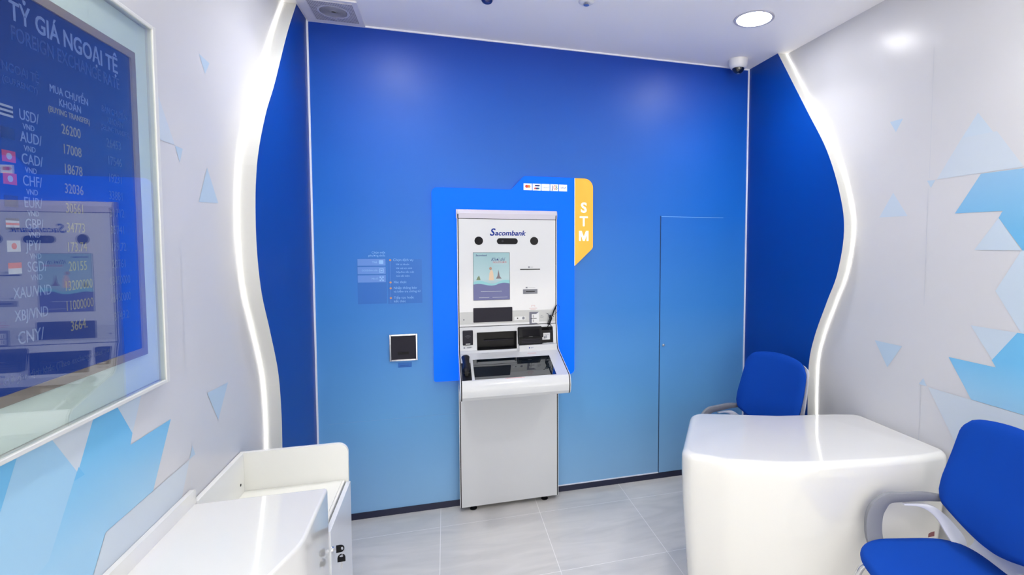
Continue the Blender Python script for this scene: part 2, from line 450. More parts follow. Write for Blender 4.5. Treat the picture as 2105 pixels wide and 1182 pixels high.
# concealed door in the back wall
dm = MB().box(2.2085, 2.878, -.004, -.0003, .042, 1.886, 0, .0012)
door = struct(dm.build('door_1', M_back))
struct(MB().box(2.2025, 2.2075, -.0012, -.0002, .042, 1.89).build('trim_6', M_dark))
struct(MB().box(2.21, 2.70, -.0052, -.0042, 1.8835, 1.8862).build('door_top_glint', M_stick_tx))  # pale strip painted as light caught along the door's top edge
k = MB().lathe([(0, -.010), (.006, -.0098), (.009, -.007), (.0095, 0)], (2.234, -.004, .971), 'y', 24)
k.build('door_lock', M_steel, door, True)

# ================================================================== CEILING ITEMS
M_ring = mat('downlight_ring', hexc(186, 184, 198), .5)
def downlight(x, y, label):
    t = thing('downlight', label, 'ceiling light', (x, y, H), 'round recessed downlights')
    MB().lathe([(.094, -.001), (.096, -.004), (.104, -.006), (.1105, -.004), (.1115, -.0005)], (x, y, H), 'z', 56).build('trim_ring', M_ring, t, True)
    MB().lathe([(0, -.003), (.0945, -.003)], (x, y, H), 'z', 48).build('diffuser', M_dl, t)
    ld = bpy.data.lights.new('lamp', 'AREA'); ld.shape = 'DISK'; ld.size = .18; ld.energy = LAMP_W; ld.spread = radians(118); ld.color = (1, .985, .96)
    lo = bpy.data.objects.new('lamp', ld); COL.objects.link(lo); lo.parent = t; lo.location = (0, 0, -.0045)
    return t
M_dl = mat('downlight_diffuser', (1, 1, 1), 0.5, emit=(1, .99, .97), es=DOWNLIGHT)
def fan_fix(): pass
first = downlight(2.4399, -.7436, 'round lit downlight on the ceiling above the right corner')
def dup(root, loc, label):
    r = root.copy(); COL.objects.link(r); r.location = loc; r['label'] = label
    for ch in root.children:
        c = ch.copy(); COL.objects.link(c); c.parent = r
    return r
HID = 'round lit downlight in the ceiling '  # every copy but the first is an unseen lamp added to brighten the room
for x, y, w in ((.44, -.76, 'over the left front corner of the machine wall'), (.44, -2.3, 'above the rate board, added unseen for light'), (2.44, -2.3, 'above the near blue chair, added unseen for light'),
                (.44, -3.9, 'by the shop front on the left, added unseen for light'), (2.44, -3.9, 'by the shop front on the right, added unseen for light'),
                (1.44, -3.1, 'in the middle of the room, added unseen for light')):
    dup(first, (x, y, H), HID + w)

# security camera in the back right corner
t = thing('security_camera', 'white dome security camera with dark lens in the right ceiling corner', 'security camera', (2.712, -.150, H))
cx, cy = 2.712, -.150
MB().lathe([(0, -.0005), (.066, -.0005), (.067, -.006), (.0655, -.008), (.065, -.030), (.061, -.046), (.052, -.057), (.042, -.060), (.040, -.056)], (cx, cy, H), 'z', 40).build('housing', M_camw, t, True, 50)
MB().lathe([(.0405 * cos(a), -.056 - .040 * sin(a)) for a in [i * pi / 2 / 10 for i in range(10)]] + [(0.0, -.096)], (cx, cy, H), 'z', 36).build('lens_dome', M_lens, t, True, 0)
MB().lathe([(.016, -.060), (.017, -.085), (.010, -.0955)], (cx, cy, H), 'z', 16).build('lens', M_steel, t, True)

# air grille in the back left corner
t = thing('air_grille', 'square perforated air conditioning grille in the left ceiling corner', 'air vent', (.165, -.165, H))
MB().prism([(.012, -.325), (.312, -.325), (.312, -.012), (.012, -.012)], 'z', H - .010, H - .0005).build('frame', mat('vent_frame', hexc(228, 226, 232), .5), t)
mb = MB().box(.062, .286, -.30, -.055, H - .0125, H - .0102)
mb.build('perforated_plate', M_grille, t)
mb = MB()
for i in range(27):
    x = .068 + i * .0082
    for j in range(15):
        y = -.293 + j * .0160
        mb.box(x, x + .0048, y, y + .0115, H - .0131, H - .0125)
mb.build('perforations', M_slot, t)
mb = MB()
for i in range(9):
    r = .012 + i * .008
    mb.lathe([(r, -.0134), (r + .003, -.0140), (r + .0045, -.0132)], (.175, -.18, H), 'z', 28)
mb.build('fan_rings', M_grille, t, True)

# sensor and sprinkler cap near the top edge of the picture
t = thing('ceiling_sensor', 'small dark blue dome sensor on the ceiling, cut by the picture top', 'sensor', (.969, -.565, H))
MB().lathe([(0, -.0005), (.038, -.0005), (.038, -.006), (.030, -.010)], (.969, -.565, H), 'z', 32).build('base', M_camw, t, True)
MB().lathe([(.031, -.008), (.030, -.018), (.022, -.028), (.010, -.033), (0, -.034)], (.969, -.565, H), 'z', 28).build('dome', mat('dark_blue_dome', hexc(20, 28, 90), .15, coat=1), t, True, 0)
t = thing('sprinkler', 'white ringed fire sprinkler on the ceiling beside the dark sensor', 'sprinkler', (1.474, -.672, H))
MB().lathe([(.012, -.0005), (.040, -.0005), (.041, -.004), (.034, -.009), (.020, -.012), (.012, -.010)], (1.474, -.672, H), 'z', 36).build('escutcheon', M_camw, t, True)
MB().lathe([(0, -.0005), (.009, -.0005), (.009, -.012), (.005, -.013), (.005, -.018), (.015, -.019), (.015, -.021), (0, -.021)], (1.474, -.672, H), 'z', 20).build('head', M_steel, t, True)

# ================================================================== BLUE LIGHTBOX SURROUND
t = thing('lightbox_sign', 'bright blue backlit surround with orange STM tab behind the machine', 'sign', (1.18, -.01, .82))
def smooth_poly(pts, rads, n=6):
    out = []; m = len(pts)
    for i, (p, r) in enumerate(zip(pts, rads)):
        p = Vector(p); a = (Vector(pts[i - 1]) - p).normalized(); b = (Vector(pts[(i + 1) % m]) - p).normalized()
        if r <= 0: out.append((p.x, p.y)); continue
        ang = a.angle(b); d = r / math.tan(ang / 2); c = p + (a + b).normalized() * (r / sin(ang / 2))
        s0 = p + a * d - c; s1 = p + b * d - c
        a0 = math.atan2(s0.y, s0.x); a1 = math.atan2(s1.y, s1.x); da = (a1 - a0 + pi) % (2 * pi) - pi
        for k in range(n + 1):
            q = a0 + da * k / n; out.append((c.x + r * cos(q), c.y + r * sin(q)))
    return out
blue = smooth_poly([(.669, .825), (1.575, .815), (1.575, 2.128), (1.240, 2.128), (1.156, 2.038), (.669, 2.038)], [.015, .03, 0, .03, .02, .035])
MB().prism(blue, 'y', -.020, -.0012).build('blue_panel', (M_lightbox,), t)
orng = smooth_poly([(1.578, 1.545), (1.703, 1.663), (1.703, 2.127), (1.578, 2.127)], [0, .03, .06, 0])
MB().prism(orng, 'y', -.020, -.0012).build('orange_tab', (M_lightor,), t)
MB().box(1.5755, 1.5779, -.0206, -.0012, 1.546, 2.127).build('divider', M_glow_w, t)
for ch, z, wt in (('S', 1.930, .0024), ('T', 1.839, .0016)):
    lettering('sign_letter', [(ch, (1.639, -.0212, z), .092, 'CENTER', 0, 1, 0, wt)], (M_glow_w,), t)
mz, mh, mw, st_ = 1.745, .0335, .0325, .0125
Mo = [(-mw, -mh), (-mw, mh), (-mw + .017, mh), (0, -.006), (mw - .017, mh), (mw, mh), (mw, -mh), (mw - st_, -mh), (mw - st_, mh - .024), (.006, -mh), (-.006, -mh), (-mw + st_, mh - .024), (-mw + st_, -mh)]
MB().prism([(1.639 + x, mz + z) for x, z in Mo], 'y', -.0216, -.0206).build('sign_letter', (M_glow_w,), t)
# five payment logos
for i in range(5):
    x0 = 1.2365 + i * .0584
    z0 = 2.038 - .0 * i; z1 = z0 + .043
    lg = MB().box(x0, x0 + .0535, -.0214, -.0202, z0, z1).build('payment_logo', M_tile, t)
    yy = -.0216; xc = x0 + .027; zc = z0 + .0215
    if i == 0:
        MB().prism([(xc - .007 + .0105 * cos(a * pi / 10), zc + .003 + .0105 * sin(a * pi / 10)) for a in range(20)], 'y', yy - .0003, yy).build('red_disc', M_red, lg)
        MB().prism([(xc + .008 + .0100 * cos(a * pi / 10), zc + .003 + .0100 * sin(a * pi / 10)) for a in range(20)], 'y', yy - .0002, yy).build('orange_disc', M_orange, lg)
    elif i == 1:
        for nm, m_, a, b, c, d in (('navy_band', M_navyp, -.014, .018, .004, .014), ('red_band', M_red, -.018, -.006, -.014, -.003), ('purple_band', M_navyp, -.006, .006, -.014, -.003), ('teal_band', M_teal, .006, .016, -.014, -.003)):
            MB().prism([(xc + a, zc + c), (xc + b, zc + c), (xc + b + .003, zc + d), (xc + a + .003, zc + d)], 'y', yy - .0003, yy).build(nm, m_, lg)
    elif i == 2:
        lettering('lettering', [('napas', (xc - .003, yy, zc), .0155, 'CENTER', 0)], (M_txtgrey,), lg)
        MB().box(xc + .018, xc + .0195, yy - .0003, yy, zc - .006, zc + .007).build('bar', M_txtgrey, lg)
    elif i == 3:
        lettering('lettering', [('J', (xc - .012, yy, zc), .036, 'CENTER', 0, .8, 0, .001), ('C', (xc + .001, yy, zc), .036, 'CENTER', 1, .6, 0, .001), ('B', (xc + .014, yy, zc), .036, 'CENTER', 2, .6, 0, .001)], (M_navyp, M_red, M_green), lg)
    else:
        lettering('lettering', [('VISA', (xc, yy, zc), .020, 'CENTER', 0, 1.0, .2)], (M_txtblue,), lg)

# ================================================================== STM MACHINE
X0, X1 = .8165, 1.4465
t = thing('bank_machine', 'tall white self service bank machine with screen console and keypad', 'bank machine', ((X0 + X1) / 2, -.05, 0))
# profile of the whole machine in (y, z), front face, bottom to top
low = [(-.100, .032), (-.100, .832)]
lip = [(-.100, .832), (-.405, .806), (-.432, .812), (-.448, .832), (-.453, .868), (-.447, .900), (-.430, .922)]
slope = [(-.430, .922), (-.118, 1.012)]
waist = [(-.118, 1.012), (-.100, 1.028), (-.092, 1.050), (-.066, 1.160)]
uppr = [(-.060, 1.166), (-.060, 1.847)]
cap = [(-.060, 1.8485), (-.066, 1.872), (-.068, 1.880), (-.060, 1.902), (-.045, 1.905)]
def prof(front, back=-.0215):
    return [(p[0], p[1]) for p in front]
full = low + lip[1:] + slope[1:] + waist[1:] + uppr + cap
def closed(front, back=-.0215): return prof(front) + [(back, front[-1][1]), (back, front[0][1])]
# side plates
for xa, xb in ((X0, X0 + .0043), (X1 - .0043, X1)):
    outer = [(a[0] - .001, a[1]) for a in full]
    MB().prism(closed(full), 'x', xa, xb).build('side_plate', M_mach, t)
# black gasket just inside the side plates
for xa, xb in ((X0 + .0045, X0 + .0096), (X1 - .0096, X1 - .0045)):
    MB().prism(closed([(y - .0008, z) for y, z in full[:-6]] + [(-.0608, 1.848), (-.0668, 1.874)]), 'x', xa, xb).build('gasket', M_gask, t)
xi0, xi1 = X0 + .0098, X1 - .0098
MB().prism(closed(low), 'x', xi0, xi1).build('lower_door', M_mach, t)
k = MB().lathe([(.011, -.002), (.0105, -.004), (.0085, -.005), (.008, -.003), (0, -.003)], (.887, -.1, .775), 'y', 28)
k.build('lock', M_chrome, t, True)
MB().box(.882, .886, -.1048, -.1035, .772, .779).build('keyhole', M_black, t)
MB().prism([(-.1, .8325), (-.405, .8065)] + lip[2:] + slope[1:] + [(-.0215, 1.012), (-.0215, .8325)], 'x', xi0, xi1).build('console', M_mach, t, True, 30)
MB().prism(closed(uppr[:1] + uppr[1:]), 'x', xi0, xi1)
MB().prism(closed([(-.060, 1.262), (-.060, 1.8453)]), 'x', xi0, xi1).build('upper_fascia', M_mach, t)
MB().box(xi0, xi1, -.0608, -.0215, 1.8455, 1.8484).build('gap_line', M_gask, t)
MB().prism(closed(cap), 'x', X0 - .004, X1 + .001).build('top_cap', (M_mach_l,), t)
MB().prism(closed([(-.060, 1.186), (-.060, 1.2615)]), 'x', xi0, xi1).build('grey_band', M_mach_g, t)
MB().prism(closed([(-.061, 1.1715), (-.061, 1.1858)]), 'x', xi0, xi1).build('light_band', M_mach, t)
MB().box(xi0, xi1, -.0680, -.0215, 1.1692, 1.1713).build('gap_line', M_gask, t)
# waist split in x around the two recesses
W_FULL = [(-.118, 1.0125), (-.100, 1.028), (-.092, 1.050), (-.067, 1.169)]
def wy(z): return -.118 + (z - 1.0125) * 1.16 if z < 1.028 else (-.100 + (z - 1.028) * .364 if z < 1.05 else -.092 + (z - 1.05) * .21)
waist_mb = MB()
for xa, xb in ((xi0, .930), (1.178, 1.186), (1.416, xi1)):
    waist_mb.prism(closed(W_FULL), 'x', xa, xb)
waist_mb.prism(closed([(wy(1.134), 1.134), (-.067, 1.169)]), 'x', .930, 1.178)     # above the cash slot
waist_mb.prism(closed([(-.118, 1.0125), (-.105, 1.0245)]), 'x', .930, 1.178)        # its sill
waist_mb.prism(closed([(wy(1.152), 1.152), (-.067, 1.169)]), 'x', 1.186, 1.416)
waist_mb.prism(closed([(-.118, 1.0125), (-.100, 1.028), (-.0925, 1.0482)]), 'x', 1.186, 1.416)
waist_mb.build('waist_panel', M_mach, t)
# cash slot
MB().box(.9302, 1.1778, -.030, -.0220, 1.0248, 1.1338).build('cash_slot', M_black, t)
s_ = MB().box(.9304, .9345, -.0885, -.0302, 1.0250, 1.1336).box(1.1735, 1.1776, -.0885, -.0302, 1.0250, 1.1336).box(.9347, 1.1733, -.078, -.0302, 1.1295, 1.1336).box(.9347, 1.1733, -.098, -.0302, 1.0250, 1.0285)
s_.build('slot_lining', M_black, t)
MB().box(.975, 1.160, -.050, -.0302, 1.072, 1.080, 0, .002).build('shutter_lip', M_blk2, t)
# scanner recess, white lower block, scanner, labelled device
MB().box(1.1862, 1.4158, -.030, -.0220, 1.0485, 1.1518).build('recess_lining', M_black, t)
MB().box(1.188, 1.4325, -.128, -.0900, 1.0005, 1.047, 0, .003).build('tray_front', M_mach, t)
sc_ = MB().prism([(-.031, 1.050), (-.118, 1.050), (-.120, 1.060), (-.112, 1.092), (-.118, 1.096), (-.098, 1.150), (-.092, 1.1575), (-.031, 1.1575)], 'x', 1.190, 1.338)
sc_.build('scanner', M_black, t)
MB().box(1.205, 1.325, -.1215, -.1165, 1.058, 1.063).box(1.205, 1.325, -.1198, -.1140, 1.068, 1.073).box(1.205, 1.325, -.1180, -.112, 1.078, 1.083).build('scanner_ribs', M_blk2, t)
MB().prism([(-.1195, 1.1005), (-.1205, 1.1045), (-.1045, 1.1445), (-.1020, 1.143)], 'x', 1.212, 1.322).build('scanner_window', M_blkg, t)
MB().box(1.252, 1.276, -.1172, -.1150, 1.0985, 1.1012).build('scanner_mark', M_mach_g, t)
MB().box(1.3385, 1.4140, -.075, -.0302, 1.0485, 1.132, 0, .003).build('card_device', M_black, t)
lb = MB().box(1.352, 1.396, -.0775, -.0755, 1.068, 1.112).box(1.340, 1.352, -.0775, -.0755, 1.068, 1.084).build('white_label', M_mach, t)
MB().box(1.357, 1.366, -.0781, -.0776, 1.076, 1.090).box(1.368, 1.374, -.0781, -.0776, 1.078, 1.096).box(1.362, 1.390, -.0781, -.0776, 1.1005, 1.1025).build('label_print', M_txtgrey, lb)
# contactless reader
rd = MB().box(.8440, .9055, -.0955, -.0625, 1.060, 1.150, 0, .003).build('contactless_reader', M_blk2, t)
mb = MB()
for i, r in enumerate((.008, .015, .022)):
    mb.tube([(.8745 + r * cos(a), -.0957, 1.100 + r * sin(a)) for a in [pi * (.22 + .56 * k / 10) for k in range(11)]], .0006, n=5)
mb.build('reader_symbol', M_arm, rd)
MB().box(.8615, .8885, -.0963, -.0954, 1.0665, 1.0695).build('reader_light', M_glow_w, rd)
# small printed marks
pm = MB()
for a, b, y, z in ((.861, .868, -.0995, 1.0425),):
    pm.box(a - .012, b - .012, y, y + .003, z, z + .007)
pm.box(.868, .900, -.0975, -.0945, 1.0475, 1.0487).box(.868, .892, -.0985, -.0955, 1.0435, 1.0447)
pm.build('printed_mark', M_txtgrey, t)
pm = MB().box(1.250, 1.257, -.1285, -.1279, 1.026, 1.034).box(1.262, 1.280, -.1285, -.1279, 1.031, 1.0325).box(1.262, 1.272, -.1285, -.1279, 1.027, 1.0283)
pm.build('printed_mark', M_txtblue, t)
# cameras row
MB().lathe([(.0262, -.0600), (.0262, -.0615), (.024, -.0618), (.0, -.0612)], (.948, 0, 1.7095), 'y', 40).build('round_sensor', M_blkg, t)
MB().lathe([(.0262, -.0600), (.0262, -.0615), (.024, -.0618), (.0, -.0612)], (1.297, 0, 1.7095), 'y', 40).build('round_sensor', M_black, t)
MB().prism(rrect(1.0595, 1.1915, 1.6885, 1.7265, .0188), 'y', -.0620, -.0600).build('camera_window', M_blkg, t)
MB().lathe([(.0, -.0632), (.006, -.0632), (.0065, -.0622)], (1.095, 0, 1.7075), 'y', 16).build('camera_lens', M_blk2, t)
lettering('bank_name', [('S', (1.015, -.0606, 1.762), .064, 'LEFT', 0, 1.0, .25, .0014), ('acombank', (1.0465, -.0606, 1.7575), .045, 'LEFT', 0, 1.04, .25, .0010)], (M_txtblue,), t)
# poster display
ps = MB().box(.9135, 1.1380, -.0606, -.0598, 1.3365, 1.6350)
po = ps.build('poster_screen', M_post, t)
fmb = MB().box(.9120, .9135, -.0615, -.06, 1.335, 1.6365).box(1.138, 1.1395, -.0615, -.06, 1.335, 1.6365).box(.9135, 1.138, -.0615, -.06, 1.6350, 1.6365).box(.9135, 1.138, -.0615, -.06, 1.335, 1.3365)
fmb.build('screen_frame', M_blk2, t)
yy = -.0609
wv = [(.9136 + i * .2243 / 16, 1.437 + .006 * sin(i * .55 + .4) + (.004 if i > 10 else 0)) for i in range(17)]
MB().prism([(.9136, 1.3366), (1.1379, 1.3366)] + wv[::-1], 'y', yy - .0002, yy).build('poster_sea', M_post_p, po)
MB().prism([(x, z - .004) for x, z in wv] + [(x, z + .012 + .005 * sin(i * .5)) for i, (x, z) in enumerate(wv)][::-1], 'y', yy - .0004, yy - .0001).build('poster_wave', M_post_c, po)
MB().prism([(1.008, 1.460), (1.040, 1.460), (1.036, 1.505), (1.031, 1.525), (1.020, 1.525), (1.012, 1.505)], 'y', yy - .0006, yy).build('poster_figure', lit('poster_peach', (232, 200, 170)), po)
MB().prism([(1.019 + .0085 * cos(a * pi / 8), 1.535 + .0095 * sin(a * pi / 8)) for a in range(16)], 'y', yy - .0006, yy).build('poster_head', lit('poster_skin', (170, 130, 110)), po)
MB().prism([(1.052, 1.470), (1.088, 1.470), (1.076, 1.486), (1.068, 1.528), (1.062, 1.488)], 'y', yy - .0006, yy).build('poster_tower', lit('poster_brown', (110, 90, 100)), po)
MB().prism([(.930, 1.463), (.957, 1.463), (.953, 1.478), (.948, 1.491), (.938, 1.480)], 'y', yy - .0006, yy).build('poster_tree', lit('poster_green', (100, 125, 80)), po)
lettering('poster_text', [('Sacombank', (.928, yy - .0002, 1.618), .0150, 'LEFT', 0, 1, .2, .0003), ('Khơi thị', (1.022, yy - .0002, 1.592), .030, 'LEFT', 0, .85, .35), ('NGUỒN MỚI', (1.034, yy - .0002, 1.574), .0155, 'LEFT', 1, .95, 0, .0003)], (M_navyp, lit('poster_red_text', (190, 110, 120))), po)
MB().box(1.034, 1.126, yy - .0003, yy, 1.5625, 1.5640).box(.958, 1.09, yy - .0003, yy, 1.389, 1.3915).box(.946, 1.01, yy - .0003, yy, 1.351, 1.353).box(1.03, 1.125, yy - .0003, yy, 1.351, 1.353).build('poster_lines', M_post_w, po)
# card and paper slots
MB().box(1.206, 1.335, -.0610, -.0598, 1.5240, 1.5300).build('paper_slot', M_black, t)
cs = MB().box(1.2235, 1.3175, -.0630, -.0598, 1.3685, 1.3985, 0, .001).build('card_slot', M_arm, t)
MB().box(1.242, 1.300, -.0640, -.0632, 1.3815, 1.3870).build('slot_opening', M_black, cs)
MB().box(1.258, 1.268, -.0608, -.0598, 1.5365, 1.5465).box(1.272, 1.290, -.0608, -.0598, 1.5425, 1.5438).box(1.272, 1.288, -.0608, -.0598, 1.5375, 1.5388).box(1.241, 1.253, -.0608, -.0598, 1.4055, 1.4135).box(1.259, 1.303, -.0608, -.0598, 1.4090, 1.4103).build('printed_mark', M_txtgrey, t)
# keypad display
MB().prism(rrect(.9105, 1.1545, 1.1955, 1.2870, .004), 'y', -.0625, -.0598).build('dark_display', M_blk2, t)
sp = MB().prism(rrect(1.1665, 1.2385, 1.2000, 1.2235, .003), 'y', -.0612, -.0598).build('sensor_plate', M_mach, t)
MB().lathe([(.0, -.0616), (.004, -.0616), (.0042, -.0612)], (1.188, 0, 1.2125), 'y', 16).build('sensor_dot', M_black, sp)
MB().lathe([(.006, -.0613), (.008, -.0620), (.0085, -.0612)], (1.2255, 0, 1.2125), 'y', 20).build('sensor_ring', M_arm, sp)
MB().box(.8485, .8565, -.0608, -.0598, 1.2115, 1.2195).build('square_button', M_arm, t)
# power socket with angled steel surround
so = MB(); 
xa, xb, za, zb = 1.264, 1.3275, 1.1675, 1.2505
ia, ib, ja, jb = 1.2795, 1.3085, 1.1785, 1.2355
O = [(xa, -.0622, za), (xb, -.0622, za), (xb, -.0622, zb), (xa, -.0622, zb)]
I = [(ia, -.0610, ja), (ib, -.0610, ja), (ib, -.0610, jb), (ia, -.0610, jb)]
for k_, mi in ((0, 0), (1, 1), (2, 0), (3, 0)):
    so.face([O[k_], O[(k_ + 1) % 4], I[(k_ + 1) % 4], I[k_]], mi)
so.build('socket_surround', (mat('slate_metal', hexc(108, 110, 126), .35), M_mach), t, fix=False)
sk = MB().box(ia, ib, -.0625, -.0605, ja, jb).build('socket', M_mach, t)
MB().box(1.2875, 1.2905, -.0632, -.0624, 1.213, 1.230).box(1.2875, 1.2905, -.0632, -.0624, 1.184, 1.200).box(1.273, 1.312, -.0636, -.0626, 1.2065, 1.2090).build('socket_slots', M_black, sk)
MB().box(1.278, 1.300, -.0606, -.0598, 1.2925, 1.2937).box(1.278, 1.2792, -.0606, -.0598, 1.283, 1.2937).box(1.2988, 1.300, -.0606, -.0598, 1.283, 1.2937).box(1.264, 1.314, -.0606, -.0598, 1.2735, 1.2755).box(1.272, 1.306, -.0606, -.0598, 1.2655, 1.267).build('printed_mark', M_txtred, t)
MB().box(1.338, 1.350, -.0606, -.0598, 1.224, 1.2265).box(1.334, 1.358, -.0606, -.0598, 1.2155, 1.2170).box(1.336, 1.356, -.0606, -.0598, 1.2095, 1.211).build('printed_mark', M_txtgrey, t)
# touch screen and prints on the sloping console
kk = (1.012 - .922) / (.430 - .118)
def sz(y, off=0): return .922 + kk * (y + .430) + off
def sbox(x0, x1, ya, yb, h, mb, mi=0, base=.0002):
    P = [(x, y, sz(y, o)) for o in (base, base + h) for (x, y) in ((x0, ya), (x1, ya), (x1, yb), (x0, yb))]
    v = [mb.bm.verts.new(p) for p in P]
    for f in ((0, 3, 2, 1), (4, 5, 6, 7), (0, 1, 5, 4), (1, 2, 6, 5), (2, 3, 7, 6), (3, 0, 4, 7)):
        q = mb.bm.faces.new([v[i] for i in f]); q.material_index = mi
    return mb
M_touch = mat('touch_screen_glass', hexc(14, 22, 30), .03, spec=1.0, coat=1.0)
sbox(.897, 1.366, -.420, -.198, .0012, MB()).build('touch_screen', M_touch, t)
mb = MB(); sbox(1.075, 1.160, -.4262, -.4245, .0006, mb); sbox(1.065, 1.178, -.4285, -.4272, .0006, mb); sbox(1.236, 1.291, -.158, -.155, .0006, mb)
mb.build('printed_mark', M_txtred, t)
mb = MB(); sbox(.955, 1.000, -.1215, -.1200, .0006, mb); mb.build('printed_mark', M_txtgrey, t)
# handset
mb = MB(); sbox(.8275, .882, -.4215, -.232, .002, mb)
cradle = mb.build('handset_cradle', M_black, t)
P = []
for i in range(13):
    a = i / 12; y = -.385 + a * .185
    hw = .0265 * (1 - .28 * math.sin(a * pi)) * (min(1, (1 - abs(2 * a - 1)) * 6) ** .5 if a in (0, 1) else 1)
    if i in (0, 12): hw = .012
    lift = .024 + .010 * sin(a * pi); th = .013 + .006 * abs(2 * a - 1)
    if i in (0, 12): th *= .5
    P.append([(.8545 + hw * cos(q), y, sz(y, lift + th * sin(q))) for q in [2 * pi * k / 14 for k in range(14)]])
mb = MB(); mb.grid(P, 0, True); mb.face(P[0]); mb.face(P[-1])
hs = mb.build('handset', M_black, t, True, 60)
for ya, yb in ((-.376, -.335), (-.252, -.215)): sbox(.846, .864, ya, yb, .014, MB(), base=.002).build('handset_rest', M_black, t)
# levelling feet
for x in (.90, 1.36):
    MB().lathe([(0, .0005), (.022, .0005), (.022, .006), (.010, .010), (.010, .0315), (0, .0315)], (x, -.065, 0), 'z', 20).build('foot', M_black, t, True)

# signature pen and coiled cord hanging at the right of the machine
pen = thing('tethered_pen', 'black pen on a coiled cord hanging at the right edge of the machine', 'pen', (1.405, -.085, 1.135))
MB().tube([(1.412, -.078, 1.226), (1.425, -.080, 1.262), (1.438, -.083, 1.292)], [.0035, .0048, .0042], n=10).build('pen_barrel', M_black, pen, True)
pts = [(1.438, -.083, 1.292), (1.449, -.086, 1.296), (1.456, -.089, 1.280), (1.456, -.089, 1.262), (1.442, -.083, 1.245), (1.425, -.079, 1.232), (1.408, -.078, 1.226)]
mb = MB().tube([tuple(v) for v in catmull(pts, 6)], .0012, n=6)
co = []
for i in range(100):
    a = i / 99; co.append((1.395 + .006 * sin(a * 5) + .009 * cos(a * 50), -.078 - .006 * sin(a * 50), 1.228 - a * .062))
mb.tube(co, .0024, n=6)
mb.tube([tuple(v) for v in catmull([(1.393, -.078, 1.168), (1.403, -.079, 1.160), (1.402, -.080, 1.144), (1.390, -.081, 1.137), (1.380, -.080, 1.148), (1.386, -.079, 1.162), (1.393, -.078, 1.168)], 6)], .0026, n=6)
mb.tube([(1.390, -.081, 1.138), (1.390, -.081, 1.128)], .0022, n=6)
mb.tube([(1.408, -.078, 1.226), (1.420, -.080, 1.218)], .003, n=6).tube([(1.390, -.078, 1.232), (1.375, -.079, 1.240)], .002, n=6)
mb.build('coiled_cord', M_black, pen, True)

# ================================================================== CARD BOX AND STICKERS ON THE BACK WALL
t = thing('deposit_slot', 'small steel framed dark square slot box set in the blue wall', 'slot box', (.4925, -.01, .968))
fm = MB()
fm.box(.411, .421, -.014, -.0008, .968, 1.134, 0, .0015).box(.564, .574, -.014, -.0008, .968, 1.134, 0, .0015).box(.4212, .5638, -.014, -.0008, 1.124, 1.134, 0, .0015).box(.4212, .5638, -.014, -.0008, .968, .978, 0, .0015)
fm.build('frame', M_chrome, t)
MB().box(.4212, .5638, -.0105, -.0008, .9782, 1.1238).build('door_plate', M_blk2, t)
MB().box(.459, .523, -.0125, -.0106, 1.008, 1.023).build('slot', M_black, t)
st = MB().box(.458, .538, -.0010, -.0004, .925, .955).build('slot_notice', M_stick_bg, None)
tag(st, 'small dark blue printed notice just below the steel framed slot box', 'sticker')
MB().box(.463, .532, -.0014, -.0011, .9275, .9290).box(.470, .523, -.0014, -.0011, .936, .9372).build('print', M_txtblue, st)

t = thing('instruction_sticker', 'faded blue instruction sticker with icons and steps, above the slot box', 'sticker', (.42, -.001, 1.325))
MB().box(.239, .402, -.0010, -.0004, 1.326, 1.600).box(.408, .606, -.0010, -.0004, 1.323, 1.596).build('backing', M_stick_bg, t)
for z0, z1 in ((1.557, 1.598), (1.507, 1.549), (1.456, 1.499)):
    MB().box(.241, .397, -.0015, -.0011, z0, z1).build('option_box', M_stick_box, t)
ic = MB().prism(rrect(.360, .385, 1.567, 1.590, .004), 'y', -.0018, -.0016)
ic.box(.362, .386, -.0018, -.0016, 1.514, 1.518).box(.362, .386, -.0018, -.0016, 1.536, 1.540).box(.362, .366, -.0018, -.0016, 1.518, 1.536).box(.382, .386, -.0018, -.0016, 1.518, 1.536).box(.369, .379, -.0018, -.0016, 1.523, 1.531)
ic.box(.362, .371, -.0018, -.0016, 1.463, 1.472).box(.377, .386, -.0018, -.0016, 1.463, 1.472).box(.362, .371, -.0018, -.0016, 1.482, 1.491).box(.377, .386, -.0018, -.0016, 1.482, 1.491).box(.371, .377, -.0018, -.0016, 1.472, 1.482)
ic.build('icon', M_stick_tx, t)
y = -.0013
T = lambda s, x, z, size, al='LEFT': (s, (x, y - .0004, z), size, al, 0)
lettering('lettering', [T('Chọn một', .397, 1.636, .018, 'RIGHT'), T('phương thức', .397, 1.618, .018, 'RIGHT'),
    T('Thẻ', .350, 1.577, .017, 'RIGHT'), T('CCCD/Sinh trắc', .352, 1.528, .013, 'RIGHT'), T('Mã số', .352, 1.478, .014, 'RIGHT'),
    T('Chọn dịch vụ', .440, 1.591, .021), T('Mở tài khoản', .456, 1.563, .014), T('Mở thẻ tức thời', .456, 1.539, .014), T('Nộp/Rút tiền mặt', .456, 1.516, .014), T('Gửi tiết kiệm', .456, 1.492, .014),
    T('Xác thực', .441, 1.455, .020), T('Nhận thông báo', .441, 1.419, .020), T('và kiểm tra chứng từ', .441, 1.397, .018), T('Tiếp tục hoặc', .441, 1.359, .020), T('kết thúc', .441, 1.337, .020)], (M_stick_tx,), t)
M_dot = mat('orange_dot', hexc(205, 150, 110), .5); M_dotc = mat('pale_dot', hexc(190, 215, 235), .5)
dm = MB()
for z in (1.590, 1.454, 1.418, 1.358):
    dm.lathe([(0, -.0020), (.0062, -.0020), (.0062, -.0012)], (.424, 0, z), 'y', 18)
dm.build('step_dot', M_dot, t)
MB().box(.4232, .4248, -.0014, -.0011, 1.328, 1.583).build('step_line', M_stick_box, t)

